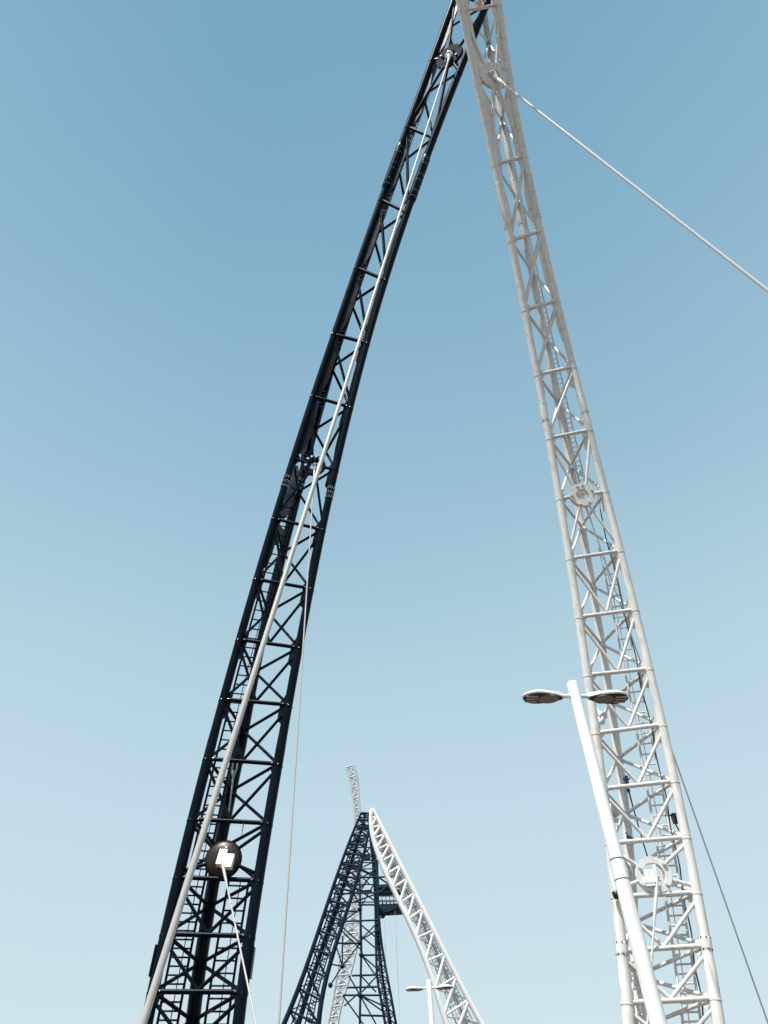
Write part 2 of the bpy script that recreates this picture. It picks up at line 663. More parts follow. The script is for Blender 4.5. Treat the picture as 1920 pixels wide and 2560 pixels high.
    # splice sleeves with bolts
    for (ta, tb, ex) in splices:
        for k in 'LRB':
            r0 = (rear_rc if k == 'B' else rc) * rp(ta)
            pts = [leg.P(ta + (tb - ta) * j / 4, k) for j in range(5)]
            mb = MB()
            mb.path([pts[0], pts[0].lerp(pts[1], .2)] + pts[1:4] + [pts[3].lerp(pts[4], .8), pts[4]], [r0 + .004] + [r0 + ex] * 5 + [r0 + .004], nseg)
            mb.cur = 1
            for end in ((0.08, 0.2, 0.45, 0.57, 0.8, 0.92) if m is M_BLACK else (0.06, 0.94)):
                p = pts[0].lerp(pts[-1], end)
                d = (pts[-1] - pts[0]).normalized()
                _, u, v = frame_of(d)
                nb = 12 if m is M_BLACK else 7
                for q in range(nb):
                    a = 2 * math.pi * (q + end) / nb
                    e = u * math.cos(a) + v * math.sin(a)
                    sz = 0.018 if m is M_BLACK else 0.022
                    mb.tube(p + e * (r0 + ex - 0.01), p + e * (r0 + ex + 0.014), sz, n=6)
            mb.build('splice_sleeve', (m, M_STEEL if m is M_BLACK else M_SEAM), root)
    for (ta, tb, k, out, wd) in fins:
        pts = []
        mb = MB()
        for j in range(6):
            p = leg.P(ta + (tb - ta) * j / 5, k)
            q = leg.P(ta + (tb - ta) * min(j + 1, 5) / 5, k) if j < 5 else None
            if q is None: break
            c, X, T, N = leg.axes(ta + (tb - ta) * (j + .5) / 5)
            x = X * (-1 if k == 'L' else 1)
            mb.prism([p + x * (rc + out), p + x * (rc + out + wd), q + x * (rc + out + wd), q + x * (rc + out)], N * 0.22)
        mb.build('cover_plate', m, root)
    # anchor rings
    for r in rings:
        c, X, T, N = leg.axes(r['t'])
        ri, ro, th = r['ri'], r['ro'], r.get('th', 0.16)
        c = r['c']
        mb = MB()
        if r.get('dish'):
            pr = [(ro, -th / 2), (ro, 0), (ro * .95, th * .2), (ro * .82, th * .36), (ro * .6, th * .5), (ro * .3, th * .6), (0.0, th * .62)]
            mb.lathe(c, N, pr, 44)
            mb.annulus(c - N * th * .5, N, ro * 0.98, 0.005, 0.03)
            ring = mb.build('anchor_dish', M_BRONZE, root)
            rim = MB(); rim.annulus(c - N * th * .1, N, ro + 0.025, ro * .97, 0.06)
            rim.build('dish_rim', m, ring)
            blk = MB()
            N0, T0 = N, T
            N = (N * .9 + sdir * .3).normalized(); T = (T - N * T.dot(N)).normalized()  # block tipped towards the sun so it reads as a glint
            blk.box(c - X * ro * .12 + T * ro * .05 + X * ro * .15 + N0 * th * .6, X * ro * .22, T * ro * .45, N * th * .3)
            blk.box(c + X * ro * .46 + T * ro * .25 + N0 * th * .6, X * ro * .24, T * ro * .39, N * th * .28)
            blk.tube(c + X * ro * .1 - T * ro * .58 + N0 * th * .4, c + X * ro * .1 - T * ro * .58 + N0 * th * .8, ro * .06, n=8)
            blk.tube(c + X * ro * .2 + T * ro * .45 + N0 * th * .5, c + X * ro * .2 + T * ro * .62 + N0 * th * .9, ro * .09, n=10)
            blk.build('anchor_block', M_GLINT, ring)
        else:
            mb.annulus(c, N, ro, ri, th, 48)
            ring = mb.build('anchor_ring', M_BLACKM if m is M_BLACK else m, root)
            for a in r.get('lugs', (35, 145, 215, 325)):
                a = math.radians(a)
                e = X * math.cos(a) - T * math.sin(a)
                lug = MB(); lug.tube(c + e * ro * .86 + N * th * .5, c + e * ro * .86 + N * (th * .5 + 0.07), 0.055 * r.get('ls', 1), n=10)
                lug.build('bolt_head', M_STEEL if m is M_BLACK else m, ring)
            aim = (r['aim'] - c).normalized()
            sk = MB()
            if r.get('block'):
                sk.box(c - X * ri * .5 + T * ri * .3 + N * 0.03, X * ri * .42, T * ri * .7, N * .13)
                sk.box(c + X * ri * .05 - T * ri * .0 + N * 0.08, X * ri * .13, T * ri * .75, N * .12)
                sk.cur = 1
                for q_ in (.6,):
                    sk.box(c - X * ri * .5 + T * ri * (.3 + q_ * .8) + N * (.03 + .133), X * ri * .42, T * .006, N * .002)
                sk.tube(c - X * ri * .18 - T * ri * .5 + N * .1, c - X * ri * .18 + T * ri * 1.0 + N * .1, .03, n=8)
                sk.build('cable_socket', (M_POLE, M_SEAM), ring)
            else:
                bg_ = r.get('big', 1)
                s0 = c - aim * ri * .55
                sk.path([s0, s0 + aim * ri * .5, s0 + aim * ri * .5, c + aim * ri * .9, c + aim * ri * 1.3, c + aim * ri * 1.9],
                        [ri * .42 * bg_, ri * .42 * bg_, ri * .34 * bg_, ri * .3 * bg_, ri * .2, ri * .14], 14)
                sk.tube(c - X * ri * 1.05 - aim * ri * .2, c + X * ri * 1.05 - aim * ri * .2, ri * .16, n=10)
                sk.build('cable_socket', r.get('smat', M_STEEL), ring)
    # ladders
    for (ta, tb, ua, ub, wf, rg, mm) in ladders:
        mb = MB()
        ts = np.linspace(ta, tb, max(3, int((tb - ta) * 3)))
        def lp(t, u):
            A, B = leg.pair(t); R_ = leg.rear(t)
            mid = (A + B) / 2
            return A.lerp(B, u) + (R_ - A.lerp(B, leg.u(leg.ys(t)[0]))) * wf
        for u in (ua, ub):
            mb.path([lp(t, u) for t in ts], rg * 1.5, 6)
        lad = mb.build('ladder', mm, root)
        Ltot = sum((lp(ts[i + 1], ua) - lp(ts[i], ua)).length for i in range(len(ts) - 1))
        n = min(98, int(Ltot / 0.3))
        if rg > 0.013 and n > 2:
            for j in range(n):
                t = ta + (tb - ta) * (j + .5) / n
                rb = MB(); rb.tube(lp(t, ua), lp(t, ub), rg, n=6); rb.build('rung', mm, lad)
            hr = MB()
            if wf > 0.3 and len(ts) > 4:
                uu = (ua + ub) / 2
                hr.path([lp(t, uu) + leg.axes(t)[3] * -0.25 for t in ts], rg * .6, 5)
                hr.build('safety_rail', mm, lad)
    return root


# ---- near black leg
BL = [(1136, 0), (1090, 130), (1048, 236), (1021, 318), (987, 400), (955, 485), (923, 600), (889, 690), (862, 750), (834, 850), (806, 920),
      (781, 1000), (745, 1100), (714, 1200), (686, 1300), (658, 1400), (627, 1500), (600, 1600), (560, 1750), (535, 1840), (520, 1900),
      (492, 2000), (479, 2050), (444, 2204), (414, 2334), (383, 2484), (366, 2560)]
BR = [(1159, 150), (1126, 236), (1096, 318), (1068, 400), (1035, 485), (994, 600), (960, 700), (946, 750), (917, 850), (901, 920), (882, 1000),
      (858, 1100), (834, 1200), (810, 1300), (791, 1400), (771, 1500), (751, 1600), (723, 1750), (703, 1840), (695, 1900), (680, 2000),
      (671, 2050), (647, 2204), (627, 2334), (605, 2484), (595, 2560)]
BN = [(-350, -330), (-185, -160), (-15, 12), (152, 180), (318, 345), (500, 532), (670, 700), (836, 858), (991, 1018), (1145, 1173), (1297, 1324),
      (1448, 1471), (1599, 1619), (1748, 1762), (1897, 1910), (2048, 2058), (2193, 2201), (2335, 2340), (2479, 2480), (2625, 2625), (2770, 2768),
      (2915, 2912)]


def interp(tab):
    ys = [a for a, b in tab]; vs = [b for a, b in tab]
    return lambda y: float(np.interp(y, ys, vs))


yb = y_curve(23.6, 5.0, 70.0)
yw = y_curve(23.0, 5.0, 58.0)
bleg = Leg(BL, BR, BN, interp([(0, .12), (500, .15), (850, .2), (1000, .25), (1300, .33), (1620, .36), (1840, .42), (2100, .43), (2400, .47), (2560, .5)]), yb, 0.8)

WL = [(1149, 0), (1168, 100), (1193, 200), (1214, 300), (1233, 400), (1255, 500), (1276, 600), (1298, 700), (1319, 800), (1325, 850), (1348, 950),
      (1366, 1050), (1382, 1150), (1396, 1250), (1412, 1350), (1431, 1450), (1445, 1550), (1461, 1650), (1481, 1750), (1493, 1850), (1507, 1950),
      (1533, 2200), (1544, 2300), (1556, 2400), (1567, 2500), (1573, 2560)]
WR = [(1247, 0), (1258, 100), (1273, 200), (1292, 300), (1315, 400), (1334, 500), (1356, 600), (1378, 700), (1404, 800), (1417, 850), (1440, 950),
      (1466, 1050), (1494, 1150), (1517, 1250), (1543, 1350), (1569, 1450), (1596, 1550), (1618, 1650), (1628, 1700), (1651, 1800), (1675, 1900),
      (1695, 2000), (1717, 2100), (1736, 2200), (1754, 2300), (1771, 2400), (1787, 2500), (1797, 2560)]
WN = [(-340, -360), (-160, -180), (28, 12), (208, 190), (412, 392), (602, 577), (775, 752), (937, 917), (1096, 1075), (1247, 1229), (1397, 1377),
      (1543, 1524), (1688, 1672), (1833, 1812), (1972, 1953), (2108, 2093), (2242, 2231), (2377, 2364), (2507, 2496), (2635, 2625), (2765, 2757),
      (2900, 2894)]
wleg = Leg(WL, WR, WN, interp([(0, .6), (300, .52), (500, .48), (900, .42), (1350, .35), (1540, .32), (1850, .28), (2080, .25), (2205, .21), (2420, .14), (2600, .1)]), yw, 0.8)


def ringc(leg, t, px, py):
    """ring centre on the plane of the leg's face, where the photo shows it"""
    c, X, T, N = leg.axes(t)
    d = ray(px, py)
    k = (c - CAM).dot(N) / d.dot(N)
    return CAM + d * k


def line_cable(name, label, A, B, r, r2=None, ext=0.0, group=None, m=None, n=12, sag=0.0):
    B2 = B + (B - A) * ext
    mb = MB()
    pts = []
    for i in range(17):
        f = i / 16
        p = A.lerp(B2, f)
        p.z -= sag * 4 * f * (1 - f)
        pts.append(p)
    mb.path(pts, r, n)
    d_ = (pts[1] - pts[0]).normalized()          # swaged end fitting and collars
    mb.path([A + d_ * q for q in (.25, .3, .95, 1.25)], [r * 1.3, r * 1.9, r * 1.7, r * 1.05], n)
    for q in (1.9, 2.6):
        mb.path([A + d_ * q, A + d_ * (q + .1)], r * 1.35, n)
    o = mb.build(name, m or M_CABLE, None, origin=A)
    tag(o, label, 'cable', group)
    return o


c_b1 = ringc(bleg, 3, 1124, 142)
c_b2 = ringc(bleg, 9, 787, 1165)
c_b3 = ringc(bleg, 15.5, 558, 2148)
c_w1 = ringc(wleg, 3, 1233, 190)
c_w2 = ringc(wleg, 9, 1455, 1239)
c_w3 = ringc(wleg, 15.5, 1633, 2188)

e_b1 = at_depth(358, 2556, 7.9)
e_w1 = at_depth(1920, 727, 26.0)
e_b2 = at_depth(697, 2560, 17.5)
e_w2 = at_depth(1905, 2515, 24.0)
e_b3 = at_depth(640, 2560, 17.5)
e_w3 = at_depth(1618, 2560, 19.5)

KB = ['DL', 'DL', 'V', 'A', 'DL', 'DL', 'DL', 'DL', 'V', 'A', 'V', 'V', 'V', 'V', 'V', 'R', 'V', 'V', 'V', 'V', 'V', 'V']
KW = ['DR', 'DR', 'V', 'A', 'DR', 'DR', 'DR', 'DR', 'V', 'A', 'V', 'V', 'V', 'V', 'V', 'R', 'V', 'V', 'V', 'V', 'V', 'V']
brp = lambda t: (1.25 if t < 4.2 else max(.96, 1.25 - .12 * (t - 4.2))) if t < 7.6 else (1.0 if t < 13.6 else 1.08)
build_leg('bridge_leg', 'tall black near lattice leg on the left with a bronze anchor dish low down', bleg, M_BLACK, KB, 1, 21, 18,
          rc=0.15, rcross=0.068, rbr=0.052, rside=0.055,
          splices=[(4.25, 4.85, 0.035), (9.3, 9.5, 0.012)], webs=[(1.1, 2.9, .55, .2), (3.1, 3.97, .5, .26), (4.03, 4.97, .46, .16), (5.03, 5.97, .44, .16), (6.03, 6.97, .36, .12), (7.05, 7.95, .32, .1), (8.05, 8.9, .28, .08), (10.1, 10.8, .16, .06)],
          swebs=[(1.02, 9.0, 1.05), (9.1, 10.4, .8)],
          fins=[(17.2, 17.75, 'L', 0.0, 0.045), (17.2, 17.75, 'R', 0.0, 0.045)],
          ladders=[(3.4, 9.0, 0.16, 0.3, 0.9, 0.026, M_BLACK), (9.7, 20.9, 0.10, 0.33, 0.5, 0.026, M_BLACK), (16.0, 20.9, 0.64, 0.9, 0.5, 0.026, M_BLACK)],
          rings=[dict(t=3, c=c_b1, ro=.80, ri=.38, big=1.7, aim=e_b1, lugs=(20, 200)),
                 dict(t=9, c=c_b2, ro=.46, ri=.22, aim=e_b2, lugs=(60, 90, 120, 150, 200, 330)),
                 dict(t=15.5, c=c_b3, ro=.54, ri=.2, dish=True, aim=e_b3, th=.3)],
          rad_prof=brp, rear_rc=0.19, group='lattice legs of the near arch')
build_leg('bridge_leg', 'tall white near lattice leg on the right behind the lamp post', wleg, M_WHITE, KW, 1, 21, 18,
          rc=0.145, rcross=0.068, rbr=0.055, rside=0.055,
          splices=[(4.25, 4.85, 0.012), (7.45, 7.75, 0.012), (16.85, 17.1, 0.012), (18.6, 18.85, 0.02)],
          webs=[(1.1, 2.9, .3, .3), (3.1, 4.2, .3, .3), (4.25, 4.95, .16, .28), (5.1, 5.9, .06, .2), (6.1, 6.6, 0, .14)],
          swebs=[(1.1, 4.0, .3)],
          ladders=[(1.2, 8.8, 0.5, 0.64, 0.95, 0.022, M_WHITE), (9.9, 20.9, 0.62, 0.83, 0.45, 0.026, M_WHITE), (16.1, 20.9, 0.0, 0.2, 0.55, 0.026, M_WHITE)],
          rings=[dict(t=3, c=c_w1, ro=.78, ri=.34, big=1.7, aim=e_w1, lugs=(20, 200)),
                 dict(t=9, c=c_w2, ro=.50, ri=.25, aim=e_w2, lugs=(80, 110, 20, 175, 250, 300), smat=M_WHITE),
                 dict(t=15.5, c=c_w3, ro=.50, ri=.32, block=True, aim=e_w3, lugs=(40, 150, 320, 215))],
          rad_prof=lambda t: 1.25 if t < 4.2 else (max(1.0, 1.25 - .1 * (t - 4.2)) if t < 17.4 else 1.1), rear_rc=0.155, group='lattice legs of the near arch')

for (lg, rn, px_t, py_t) in ((wleg, 'bridge_leg.001', 1198, 8),):
    c_ = ringc(lg, 2, px_t, py_t)
    N_ = lg.axes(2)[3]
    mb = MB()
    mb.lathe(c_ - N_ * .15, N_ + Vector((0, -.2, 0)), [(.0, -.1), (.2, -.08), (.26, .05), (.24, .2), (.12, .3), (.1, .42), (0, .45)], 20)
    mb.build('cable_socket', M_STEEL, bpy.data.objects[rn])

# ---- cables
GC = 'pale stay cables of the near arch'
line_cable('stay_cable', 'thick pale cable running down across the front of the black leg', c_b1, e_b1, 0.042, ext=0.35, group=GC)
line_cable('stay_cable', 'pale cable slanting from the top of the white leg to the right edge', c_w1, e_w1, 0.058, ext=0.8, m=M_CABLEW, group=GC)
line_cable('stay_cable', 'thin pale cable hanging from the middle ring of the black leg', c_b2, e_b2, 0.026, ext=0.35, group=GC, n=8)
line_cable('stay_cable', 'thin pale cable slanting right from the middle ring of the white leg', c_w2, e_w2, 0.026, ext=0.4, m=M_CABLEW, group=GC, n=8)
line_cable('stay_cable', 'short pale cable running down from the bronze dish on the black leg', c_b3 + Vector((0.03, -.45, -.12)), e_b3, 0.024, ext=0.4, group=GC, n=8)
line_cable('stay_cable', 'thin pale cable hanging from the lowest ring of the white leg', c_w3 + Vector((0, -.3, -.2)), e_w3, 0.026, ext=0.4, m=M_CABLEW, group=GC, n=8)


# ---- small fixtures fixed inside the white leg, and slung gear
wroot = bpy.data.objects['bridge_leg.001']
broot = bpy.data.objects['bridge_leg']


def flood(px, py, Y, m, s=1.0, aim=(0.2, -0.5, -0.8), parent=None):
    c = at(px, py, Y)
    ax = Vector(aim).normalized()
    mb = MB()
    mb.lathe(c, ax, [(0, -.2 * s), (.06 * s, -.19 * s), (.1 * s, -.05 * s), (.14 * s, .1 * s), (.14 * s, .14 * s), (.0, .13 * s)], 16)
    mb.tube(c - ax * .15 * s, c - ax * .15 * s + Vector((0, .1, .22)) * s, .03 * s, n=8)
    return mb.build('floodlight', m, parent or wroot)


flood(1504, 1786, 23.3, M_WHITE, 1.0)
flood(1503, 1802, 23.3, M_WHITE, .7)
flood(1536, 2026, 23.3, M_WHITE, 1.0)
flood(1538, 2048, 23.3, M_WHITE, .6)
flood(1575, 2098, 24.0, M_SEAM, .8)
dm = MB()
dc = at(1541, 2236, 22.6)
dm.lathe(dc, Vector((0, 0, 1)), [(0, -.13), (.07, -.11), (.11, -.04), (.115, .06), (.05, .09), (0, .1)], 16)
dm.build('dome_camera', M_DARK, wroot)
bx_ = MB()
bc = at(1688, 2046, 23.6)
bx_.box(bc, Vector((.09, 0, 0)), Vector((0, .08, 0)), Vector((0, .0, .14)))
bx_.tube(bc - Vector((.09, 0, -.1)), bc - Vector((.3, 0, -.1)), .025, n=8)
bx_.tube(bc + Vector((-.05, 0, -.15)), at(1700, 2080, 23.5), .022, n=8)
bx_.build('control_box', M_DARK, wroot)
# electrical conduit along the left chord
cd = MB()
cd.path([wleg.P(t, 'R') + wleg.axes(t)[1] * -.26 + wleg.axes(t)[3] * -.35 + Vector((.03 * math.sin(t * 5), 0, 0)) for t in np.arange(9.2, 20.9, .25)], .022, 6)
cd.build('conduit', M_SEAM, wroot)
cd = MB()
cd.path([wleg.P(t, 'L') + wleg.axes(t)[1] * .2 + wleg.axes(t)[3] * -.3 for t in np.arange(4.2, 20.9, .25)], .02, 6)
cd.build('conduit', M_SEAM, wroot)
rp_ = MB()
pts = [at(1566, 1940, 24.3), at(1569, 1962, 24.3), at(1571, 1975, 24.3), at(1586, 2030, 24.3), at(1603, 2090, 24.3), at(1620, 2146, 24.3)]
rp_.path(pts, [.05, .05, .03, .022, .022, .022], 8)
rp_.lathe(pts[2], (pts[3] - pts[2]), [(0, -.1), (.05, -.07), (.05, .07), (0, .1)], 10)
hk = [at(1566 + 9 * math.sin(a), 1940 - 0 + 12 * (1 - math.cos(a)) - 12, 24.3) for a in np.linspace(0, 4.2, 12)]
rp_.path(hk, .02, 6)
o = rp_.build('hoist_rope', M_ROPE, None, origin=pts[0])
tag(o, 'dark blue rope with a hook slung inside the white leg above its lowest ring', 'rope')
fk = MB()
f0, f1, f2 = at(589, 1903, 24.6), at(584, 1935, 24.6), at(572, 2030, 24.6)
X_ = Vector((1, 0, 0))
for q in (-1, 1):
    fk.path([f0 + X_ * q * .07, f0.lerp(f1, .6) + X_ * q * .075, f1 + X_ * q * .03], [.03, .035, .04], 8)
fk.path([f1 - (f1 - f0) * .2, f1, f1.lerp(f2, .12), f2], [.07, .065, .03, .028], 10)
o = fk.build('stay_cable', M_CABLE, None, origin=f0)
tag(o, 'short pale cable with a forked end inside the black leg above the dish', 'cable', 'pale stay cables of the near arch')
st = MB()
st.tube(at(609, 2058, 23.2), at(604, 2088, 23.2), .02, .008, n=6)
st.build('strap', M_ROPE, broot)

# ------------------------------------------------------------------ lamp posts
def lamp_post(label, px, py, h, yaw, base_z):
    top = at_h(px, py, h)
    O = Vector((top.x, top.y, base_z))
    root = empty('lamp_post', O, label, 'lamp post', 'twin-headed lamp posts along the deck')
    r = 0.0725
    H = top.z
    # height on the pole of the joint collar
    lo_, hi_ = H - 4.0, H - 0.5
    for _ in range(40):
        z_ = (lo_ + hi_) / 2
        v = Vector((O.x, O.y, z_)) - CAM
        pyy = 1280 - F_PX * v.dot(upv) / v.dot(fwd)
        if pyy > 2176: lo_ = z_
        else: hi_ = z_
    jz = z_ if h < 6 else H - 2.3
    mb = MB()
    mb.path([Vector((O.x, O.y, base_z)), Vector((O.x, O.y, jz))], [r * 1.2, r * 1.08], 28)
    pole = mb.build('pole', M_POLE, root)
    mb = MB()
    mb.path([Vector((O.x, O.y, z)) for z in (jz, jz + .1, H - .03, H - .008, H)], [r * 1.05, r * 1.04, r * .97, r * .95, r * .86], 28)
    mb.build('upper_pole', M_POLE, root)
    mb = MB()
    mb.path([Vector((O.x, O.y, z)) for z in (jz - .1, jz + .1)], [r * 1.1, r * 1.075], 28)
    mb.build('collar', M_POLE, root)
    mb = MB()
    for z in (jz - .11, jz + .1):
        mb.path([Vector((O.x, O.y, z)), Vector((O.x, O.y, z + .012))], [r * 1.105, r * 1.09], 28)
    mb.build('collar_seam', M_SEAM, root)
    ax = Vector((math.cos(yaw), math.sin(yaw), 0))
    az = Vector((0, 0, 1))
    hz = H - 0.20
    for s in (-1, 1):
        x = ax * s
        y = Vector((-x.y, x.x, 0))
        c0 = Vector((O.x, O.y, hz))
        mb = MB(); mb.tube(c0 + x * r * .8, c0 + x * (r + .13), 0.026, n=14)
        arm = mb.build('arm', M_POLE, root)
        # head: a flat teardrop shell
        n = 28
        L0, L1 = r + .085, r + .62
        mb = MB()
        rings_ = []
        def outline(k, sc_, z):
            a = 2 * math.pi * k / n
            u = (1 - math.cos(a)) / 2           # 0 near the pole, 1 at tip
            wdt = 0.14 * math.sin(a) * (0.55 + 0.6 * u if u < .75 else 1.0) 
            uu = L0 + (L1 - L0) * (0.5 + (u - .5) * sc_)
            return c0 + x * uu + y * wdt * sc_ + az * z
        levels = [(0.25, 0.03), (0.72, 0.025), (0.94, 0.009), (1.0, -0.008), (0.98, -0.021), (0.9, -0.027)]
        b = len(mb.v)
        for (q, z) in levels:
            for k in range(n): mb.v.append(outline(k, q, z + 0.012 * (1 if q < .9 else 0)))
        for i in range(len(levels) - 1):
            for k in range(n):
                a_ = b + i * n + k; b_ = b + i * n + (k + 1) % n
                mb.face((a_, b_, b_ + n, a_ + n), True)
        mb.face(tuple(b + k for k in range(n)))
        e = b + (len(levels) - 1) * n
        mb.face(tuple(e + k for k in reversed(range(n))))
        # neck
        mb.prism([c0 + x * (L0 - .0) + y * .035 , c0 + x * (L0 + .15) + y * .1, c0 + x * (L0 + .15) - y * .1, c0 + x * L0 - y * .035], az * 0.05)
        head = mb.build('lamp_head', M_POLE, root)
        un = MB()
        pol = []
        for k in range(n): pol.append(outline(k, 0.95, -0.034))
        un.prism(pol, az * 0.008)
        bed = un.build('underside', M_DARK, head)
        un = MB()
        pol = []
        for k in range(n):
            a = 2 * math.pi * k / n
            pol.append(c0 + x * (L0 + .2 + .13 * math.cos(a)) + y * .095 * math.sin(a) + az * -.043)
        un.prism(pol, az * 0.012)
        un.build('cover_plate', M_LENSBED, head)
        ln = MB()
        for q in (-1, 0, 1):
            ln.box(c0 + x * (L0 + .415) + y * q * .055 - az * .046, x * .075, y * .014, az * .006)
        ln.build('lens_strips', M_LENS, head)
    return root


lamp_post('white lamp post with two flat heads in front of the white leg', 1430, 1707, 5.6, math.radians(6), 0.0)
lamp_post('small distant lamp post beside the far white leg', 1072, 2450, 6.9, math.radians(0), 1.2)

# ------------------------------------------------------------------ the far arch
def flat(Y0, lean=0.0, yref=2560):
    return lambda px, py: Y0 + lean * (yref - py)


def even(y0, y1, n, dl=0.0, g=1.0):
    out = []
    for i in range(n + 1):
        f = (i / n) ** g
        y = y0 + (y1 - y0) * f
        out.append((y, y + dl))
    return out


FG = 'lattice legs of the far arches'
fbl = Leg([(905, 2030), (892, 2050), (884, 2080), (866, 2130), (848, 2180), (831, 2220), (816, 2260), (805, 2300), (789, 2345), (771, 2400), (756, 2450), (737, 2500), (708, 2560)],
          [(923, 2030), (925, 2060), (919, 2110), (908, 2160), (890, 2210), (868, 2260), (857, 2290), (847, 2344), (832, 2378), (826, 2408), (815, 2470), (808, 2500), (792, 2560)],
          [(2032,2034),(2048,2051),(2066,2070),(2086,2091),(2108,2114),(2132,2139),(2158,2167),(2186,2197),(2217,2229),(2250,2264),(2286,2302),(2326,2344),(2370,2392),(2418,2444),(2470,2502),(2526,2562),(2586,2626),(2650,2694)], interp([(2030, .5), (2300, .45), (2560, .38)]), flat(95, -0.006), 0.7, deg=3)
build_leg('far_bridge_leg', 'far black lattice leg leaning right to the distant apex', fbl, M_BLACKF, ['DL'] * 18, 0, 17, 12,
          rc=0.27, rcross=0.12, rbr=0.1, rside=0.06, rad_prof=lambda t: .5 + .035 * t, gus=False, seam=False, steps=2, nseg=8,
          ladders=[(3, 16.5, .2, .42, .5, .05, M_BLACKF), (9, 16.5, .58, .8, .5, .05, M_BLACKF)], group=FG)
fwl = Leg([(925, 2022), (930, 2050), (934, 2085), (942, 2125), (953, 2165), (966, 2192), (980, 2218), (1004, 2262), (1041, 2337), (1066, 2409), (1089, 2476), (1110, 2540), (1117, 2560)],
          [(935, 2022), (943, 2051), (966, 2094), (987, 2132), (1003, 2162), (1015, 2185), (1034, 2232), (1079, 2318), (1108, 2373), (1149, 2453), (1181, 2520), (1205, 2560)],
          [(2024,2022),(2046,2041),(2070,2062),(2096,2085),(2124,2109),(2154,2134),(2186,2163),(2220,2196),(2258,2232),(2299,2272),(2345,2326),(2404,2383),(2473,2440),(2540,2500),(2608,2562),(2680,2628)], interp([(2030, .5), (2300, .62), (2560, .6)]), flat(93, -0.006), 0.75, deg=4)
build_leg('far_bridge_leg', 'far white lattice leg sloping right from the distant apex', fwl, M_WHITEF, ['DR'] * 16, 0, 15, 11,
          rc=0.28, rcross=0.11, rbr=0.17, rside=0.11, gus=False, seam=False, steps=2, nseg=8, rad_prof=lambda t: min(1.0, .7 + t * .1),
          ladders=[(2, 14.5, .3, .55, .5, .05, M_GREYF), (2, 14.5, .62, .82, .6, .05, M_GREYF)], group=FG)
fcl = Leg([(865, 1918), (873, 1945), (880, 1974), (884, 2007), (886, 2040), (886, 2085), (884, 2160), (876, 2230), (866, 2290), (857, 2340), (849, 2397), (838, 2471), (821, 2556)],
          [(885, 1914), (890, 1945), (895, 1982), (899, 2018), (901, 2060), (903, 2120), (902, 2200), (899, 2290), (895, 2366), (886, 2410), (872, 2450), (858, 2486), (846, 2560)],
          even(1918, 2700, 30, -4), interp([(1900, 1.15), (2040, .9), (2300, .5), (2560, .4)]), flat(118, -0.004), 0.8, deg=5)
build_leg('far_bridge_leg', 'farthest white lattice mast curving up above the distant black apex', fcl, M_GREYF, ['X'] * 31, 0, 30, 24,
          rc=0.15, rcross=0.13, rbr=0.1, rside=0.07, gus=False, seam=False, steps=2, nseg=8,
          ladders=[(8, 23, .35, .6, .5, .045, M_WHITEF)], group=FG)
fdl = Leg([(922, 2032), (926, 2100), (932, 2160), (938, 2260), (940, 2361), (944, 2450), (955, 2513), (963, 2560)],
          [(927, 2032), (933, 2100), (940, 2160), (945, 2260), (955, 2365), (966, 2429), (980, 2503), (990, 2560)],
          even(2032, 2700, 24, 2), interp([(2000, .7), (2600, .45)]), flat(112, -0.004), 0.8, deg=0)
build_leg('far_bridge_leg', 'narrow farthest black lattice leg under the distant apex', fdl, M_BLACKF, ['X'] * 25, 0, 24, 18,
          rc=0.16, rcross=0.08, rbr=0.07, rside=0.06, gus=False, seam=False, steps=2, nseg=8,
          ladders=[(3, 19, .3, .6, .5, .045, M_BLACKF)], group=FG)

# ---- maintenance scaffold slung between the far legs
Ys = 101.0
p0 = at(899, 2560, Ys); p0.z = 0
root = empty('scaffold_tower', p0, 'dark open scaffold of thin struts filling the distant arch', 'scaffold')


def S(x, y, dY=0): return at(x, y, Ys + dY)


def bars(name, lst, r, m, parent=root, n=7):
    for (a, b) in lst:
        mb = MB(); mb.tube(a, b, r, n=n); mb.build(name, m, parent)


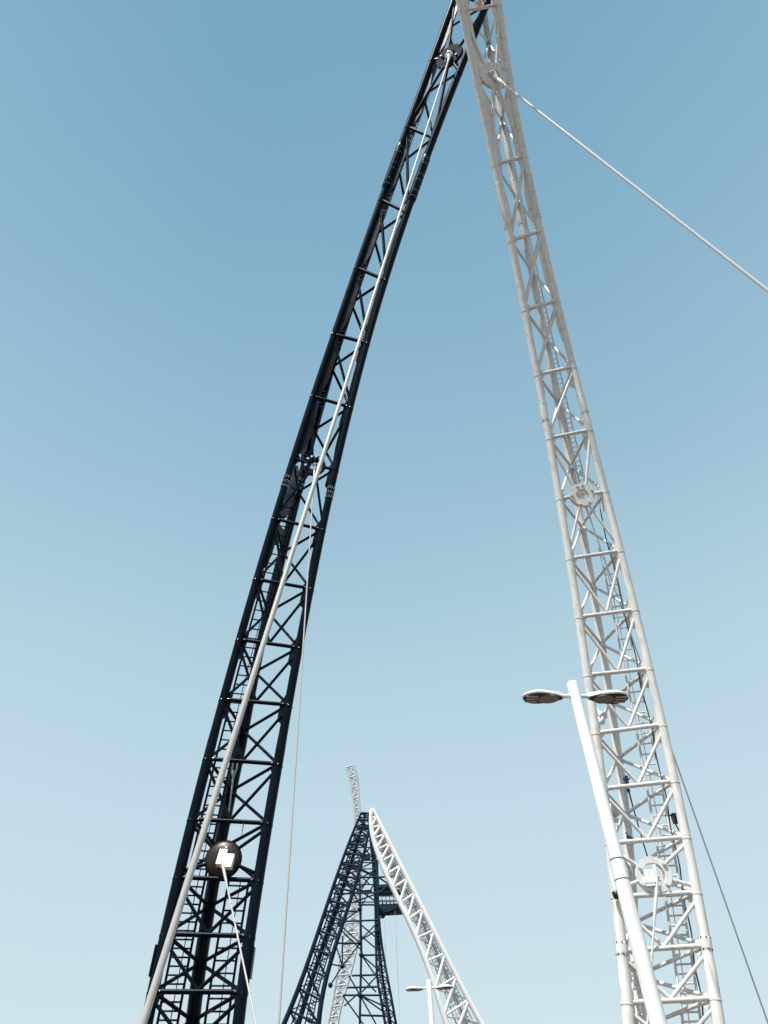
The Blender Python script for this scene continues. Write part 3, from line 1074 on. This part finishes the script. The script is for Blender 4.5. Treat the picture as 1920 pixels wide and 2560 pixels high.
bars('mast_tube', [(S(899, 2196), S(903, 2387)), (S(903, 2387), S(899, 2580)), (S(899, 2196, 2.5), S(904, 2390, 2.5)), (S(943, 2150), S(946, 2300))], .14, M_BLACKF)
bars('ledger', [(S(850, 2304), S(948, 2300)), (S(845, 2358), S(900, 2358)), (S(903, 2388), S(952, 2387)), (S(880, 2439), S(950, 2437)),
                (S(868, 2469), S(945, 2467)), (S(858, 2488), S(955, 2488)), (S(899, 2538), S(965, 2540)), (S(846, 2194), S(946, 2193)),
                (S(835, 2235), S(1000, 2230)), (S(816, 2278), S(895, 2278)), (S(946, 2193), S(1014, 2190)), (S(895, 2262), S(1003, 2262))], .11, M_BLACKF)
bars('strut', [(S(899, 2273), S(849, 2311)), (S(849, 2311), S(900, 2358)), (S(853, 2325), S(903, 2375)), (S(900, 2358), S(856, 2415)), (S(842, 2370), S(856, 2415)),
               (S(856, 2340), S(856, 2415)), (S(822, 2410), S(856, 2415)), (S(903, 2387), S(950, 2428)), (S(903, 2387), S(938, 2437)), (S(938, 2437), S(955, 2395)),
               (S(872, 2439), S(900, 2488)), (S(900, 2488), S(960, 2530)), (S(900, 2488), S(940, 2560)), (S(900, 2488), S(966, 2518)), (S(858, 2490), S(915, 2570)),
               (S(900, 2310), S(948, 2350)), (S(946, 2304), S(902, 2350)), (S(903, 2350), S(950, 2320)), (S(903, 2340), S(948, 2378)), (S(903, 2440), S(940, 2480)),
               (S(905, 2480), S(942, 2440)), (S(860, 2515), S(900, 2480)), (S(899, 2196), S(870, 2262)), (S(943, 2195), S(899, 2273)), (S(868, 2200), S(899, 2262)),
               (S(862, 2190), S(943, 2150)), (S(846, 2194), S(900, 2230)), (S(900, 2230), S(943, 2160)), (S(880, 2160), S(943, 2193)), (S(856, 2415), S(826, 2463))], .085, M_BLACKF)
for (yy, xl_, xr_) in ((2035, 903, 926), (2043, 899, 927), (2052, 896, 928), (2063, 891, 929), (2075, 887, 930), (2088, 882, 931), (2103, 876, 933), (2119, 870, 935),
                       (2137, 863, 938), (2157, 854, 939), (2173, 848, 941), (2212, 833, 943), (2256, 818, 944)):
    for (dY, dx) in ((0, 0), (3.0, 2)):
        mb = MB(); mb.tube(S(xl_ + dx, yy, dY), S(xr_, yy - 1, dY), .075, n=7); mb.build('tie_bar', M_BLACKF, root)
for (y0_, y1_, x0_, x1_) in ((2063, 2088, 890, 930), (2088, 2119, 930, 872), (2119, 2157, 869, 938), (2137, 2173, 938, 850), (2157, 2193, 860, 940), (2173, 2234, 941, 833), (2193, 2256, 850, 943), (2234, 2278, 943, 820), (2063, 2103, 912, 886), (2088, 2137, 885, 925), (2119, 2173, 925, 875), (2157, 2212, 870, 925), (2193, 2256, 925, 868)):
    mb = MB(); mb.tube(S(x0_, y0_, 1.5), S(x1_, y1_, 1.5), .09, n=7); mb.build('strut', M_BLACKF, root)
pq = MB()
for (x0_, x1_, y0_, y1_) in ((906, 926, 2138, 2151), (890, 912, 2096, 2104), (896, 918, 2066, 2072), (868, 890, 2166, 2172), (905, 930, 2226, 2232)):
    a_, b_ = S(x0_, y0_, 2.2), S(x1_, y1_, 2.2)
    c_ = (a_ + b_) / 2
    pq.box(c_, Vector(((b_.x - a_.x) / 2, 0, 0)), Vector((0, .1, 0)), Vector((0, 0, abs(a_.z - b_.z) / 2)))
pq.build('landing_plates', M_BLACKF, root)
nd = MB()
for (x, y) in ((899, 2273), (849, 2311), (856, 2415), (899, 2357), (903, 2387), (900, 2488), (826, 2463), (957, 2290)):
    c = S(x, y)
    nd.lathe(c, Vector((0, 0, 1)), [(0, -.3), (.2, -.22), (.3, 0), (.2, .22), (0, .3)], 10)
nd.build('node_joints', M_BLACKF, root)

# work platform on the right
pp = at(975, 2262, 100.0)
proot = empty('work_platform', pp, 'dark railed work platform jutting out below the distant apex', 'platform')
pl = MB()
pa, pb = at(946, 2262, 99.0), at(1004, 2262, 99.0)
pz = Vector((0, 0, 1)); py_ = Vector((0, 1, 0)); px_ = Vector((1, 0, 0))
wx = (pb - pa).length / 2
pc = (pa + pb) / 2
pl.box(pc + py_ * 1.6, px_ * wx, py_ * 1.6, pz * .12)
pl.build('floor_deck', M_BLACKF, proot)
tr = MB()
tr.prism([pa - pz * .12, pa + px_ * wx * .5 - pz * .95, pa + px_ * wx * .9 - pz * .85, pb - pz * .2], py_ * .3)
tr.build('underframe', M_BLACKF, proot)
for z in (.5, 1.0, 1.5):
    for yy in (0, 3.2):
        t_ = MB(); t_.tube(pa + pz * z + py_ * yy, pb + pz * z + py_ * yy, .05, n=6); t_.build('rail', M_BLACKF, proot)
for i in range(7):
    for yy in (0, 3.2):
        q = pa.lerp(pb, i / 6) + py_ * yy
        t_ = MB(); t_.tube(q, q + pz * 1.5, .05, n=6); t_.build('rail_post', M_BLACKF, proot)
tp = MB(); tp.box(pc + pz * 2.3 + py_ * 1.5, px_ * wx * 1.05, py_ * 1.4, pz * .18); tp.build('roof_beam', M_BLACKF, proot)
for (a, b) in (((946, 2193), (974, 2212)), ((974, 2212), (1004, 2198)), ((946, 2232), (974, 2212)), ((974, 2212), (1000, 2232)), ((974, 2212), (1002, 2252)), ((946, 2195), (946, 2265))):
    t_ = MB(); t_.tube(at(*a, 99.2), at(*b, 99.2), .1, n=7); t_.build('hanger_strut', M_BLACKF, proot)
t_ = MB(); t_.tube(pb - pz * .2, at(946, 2297, 99.5), .09, n=7); t_.build('hanger_strut', M_BLACKF, proot)

# hanging ropes by the far arch
for (x0, y0, x1, y1, Y) in ((961, 2300, 978, 2640, 99), (987, 2270, 1000, 2640, 99)):
    mb = MB(); A = at(x0, y0, Y); B = at(x1, y1, Y)
    B = Vector((A.x, A.y, B.z))
    mb.tube(A, B, .018, n=5)
    o = mb.build('hanging_rope', M_CABLE, None, origin=A)
    tag(o, 'thin grey rope hanging below the distant work platform', 'rope', 'ropes under the work platform')
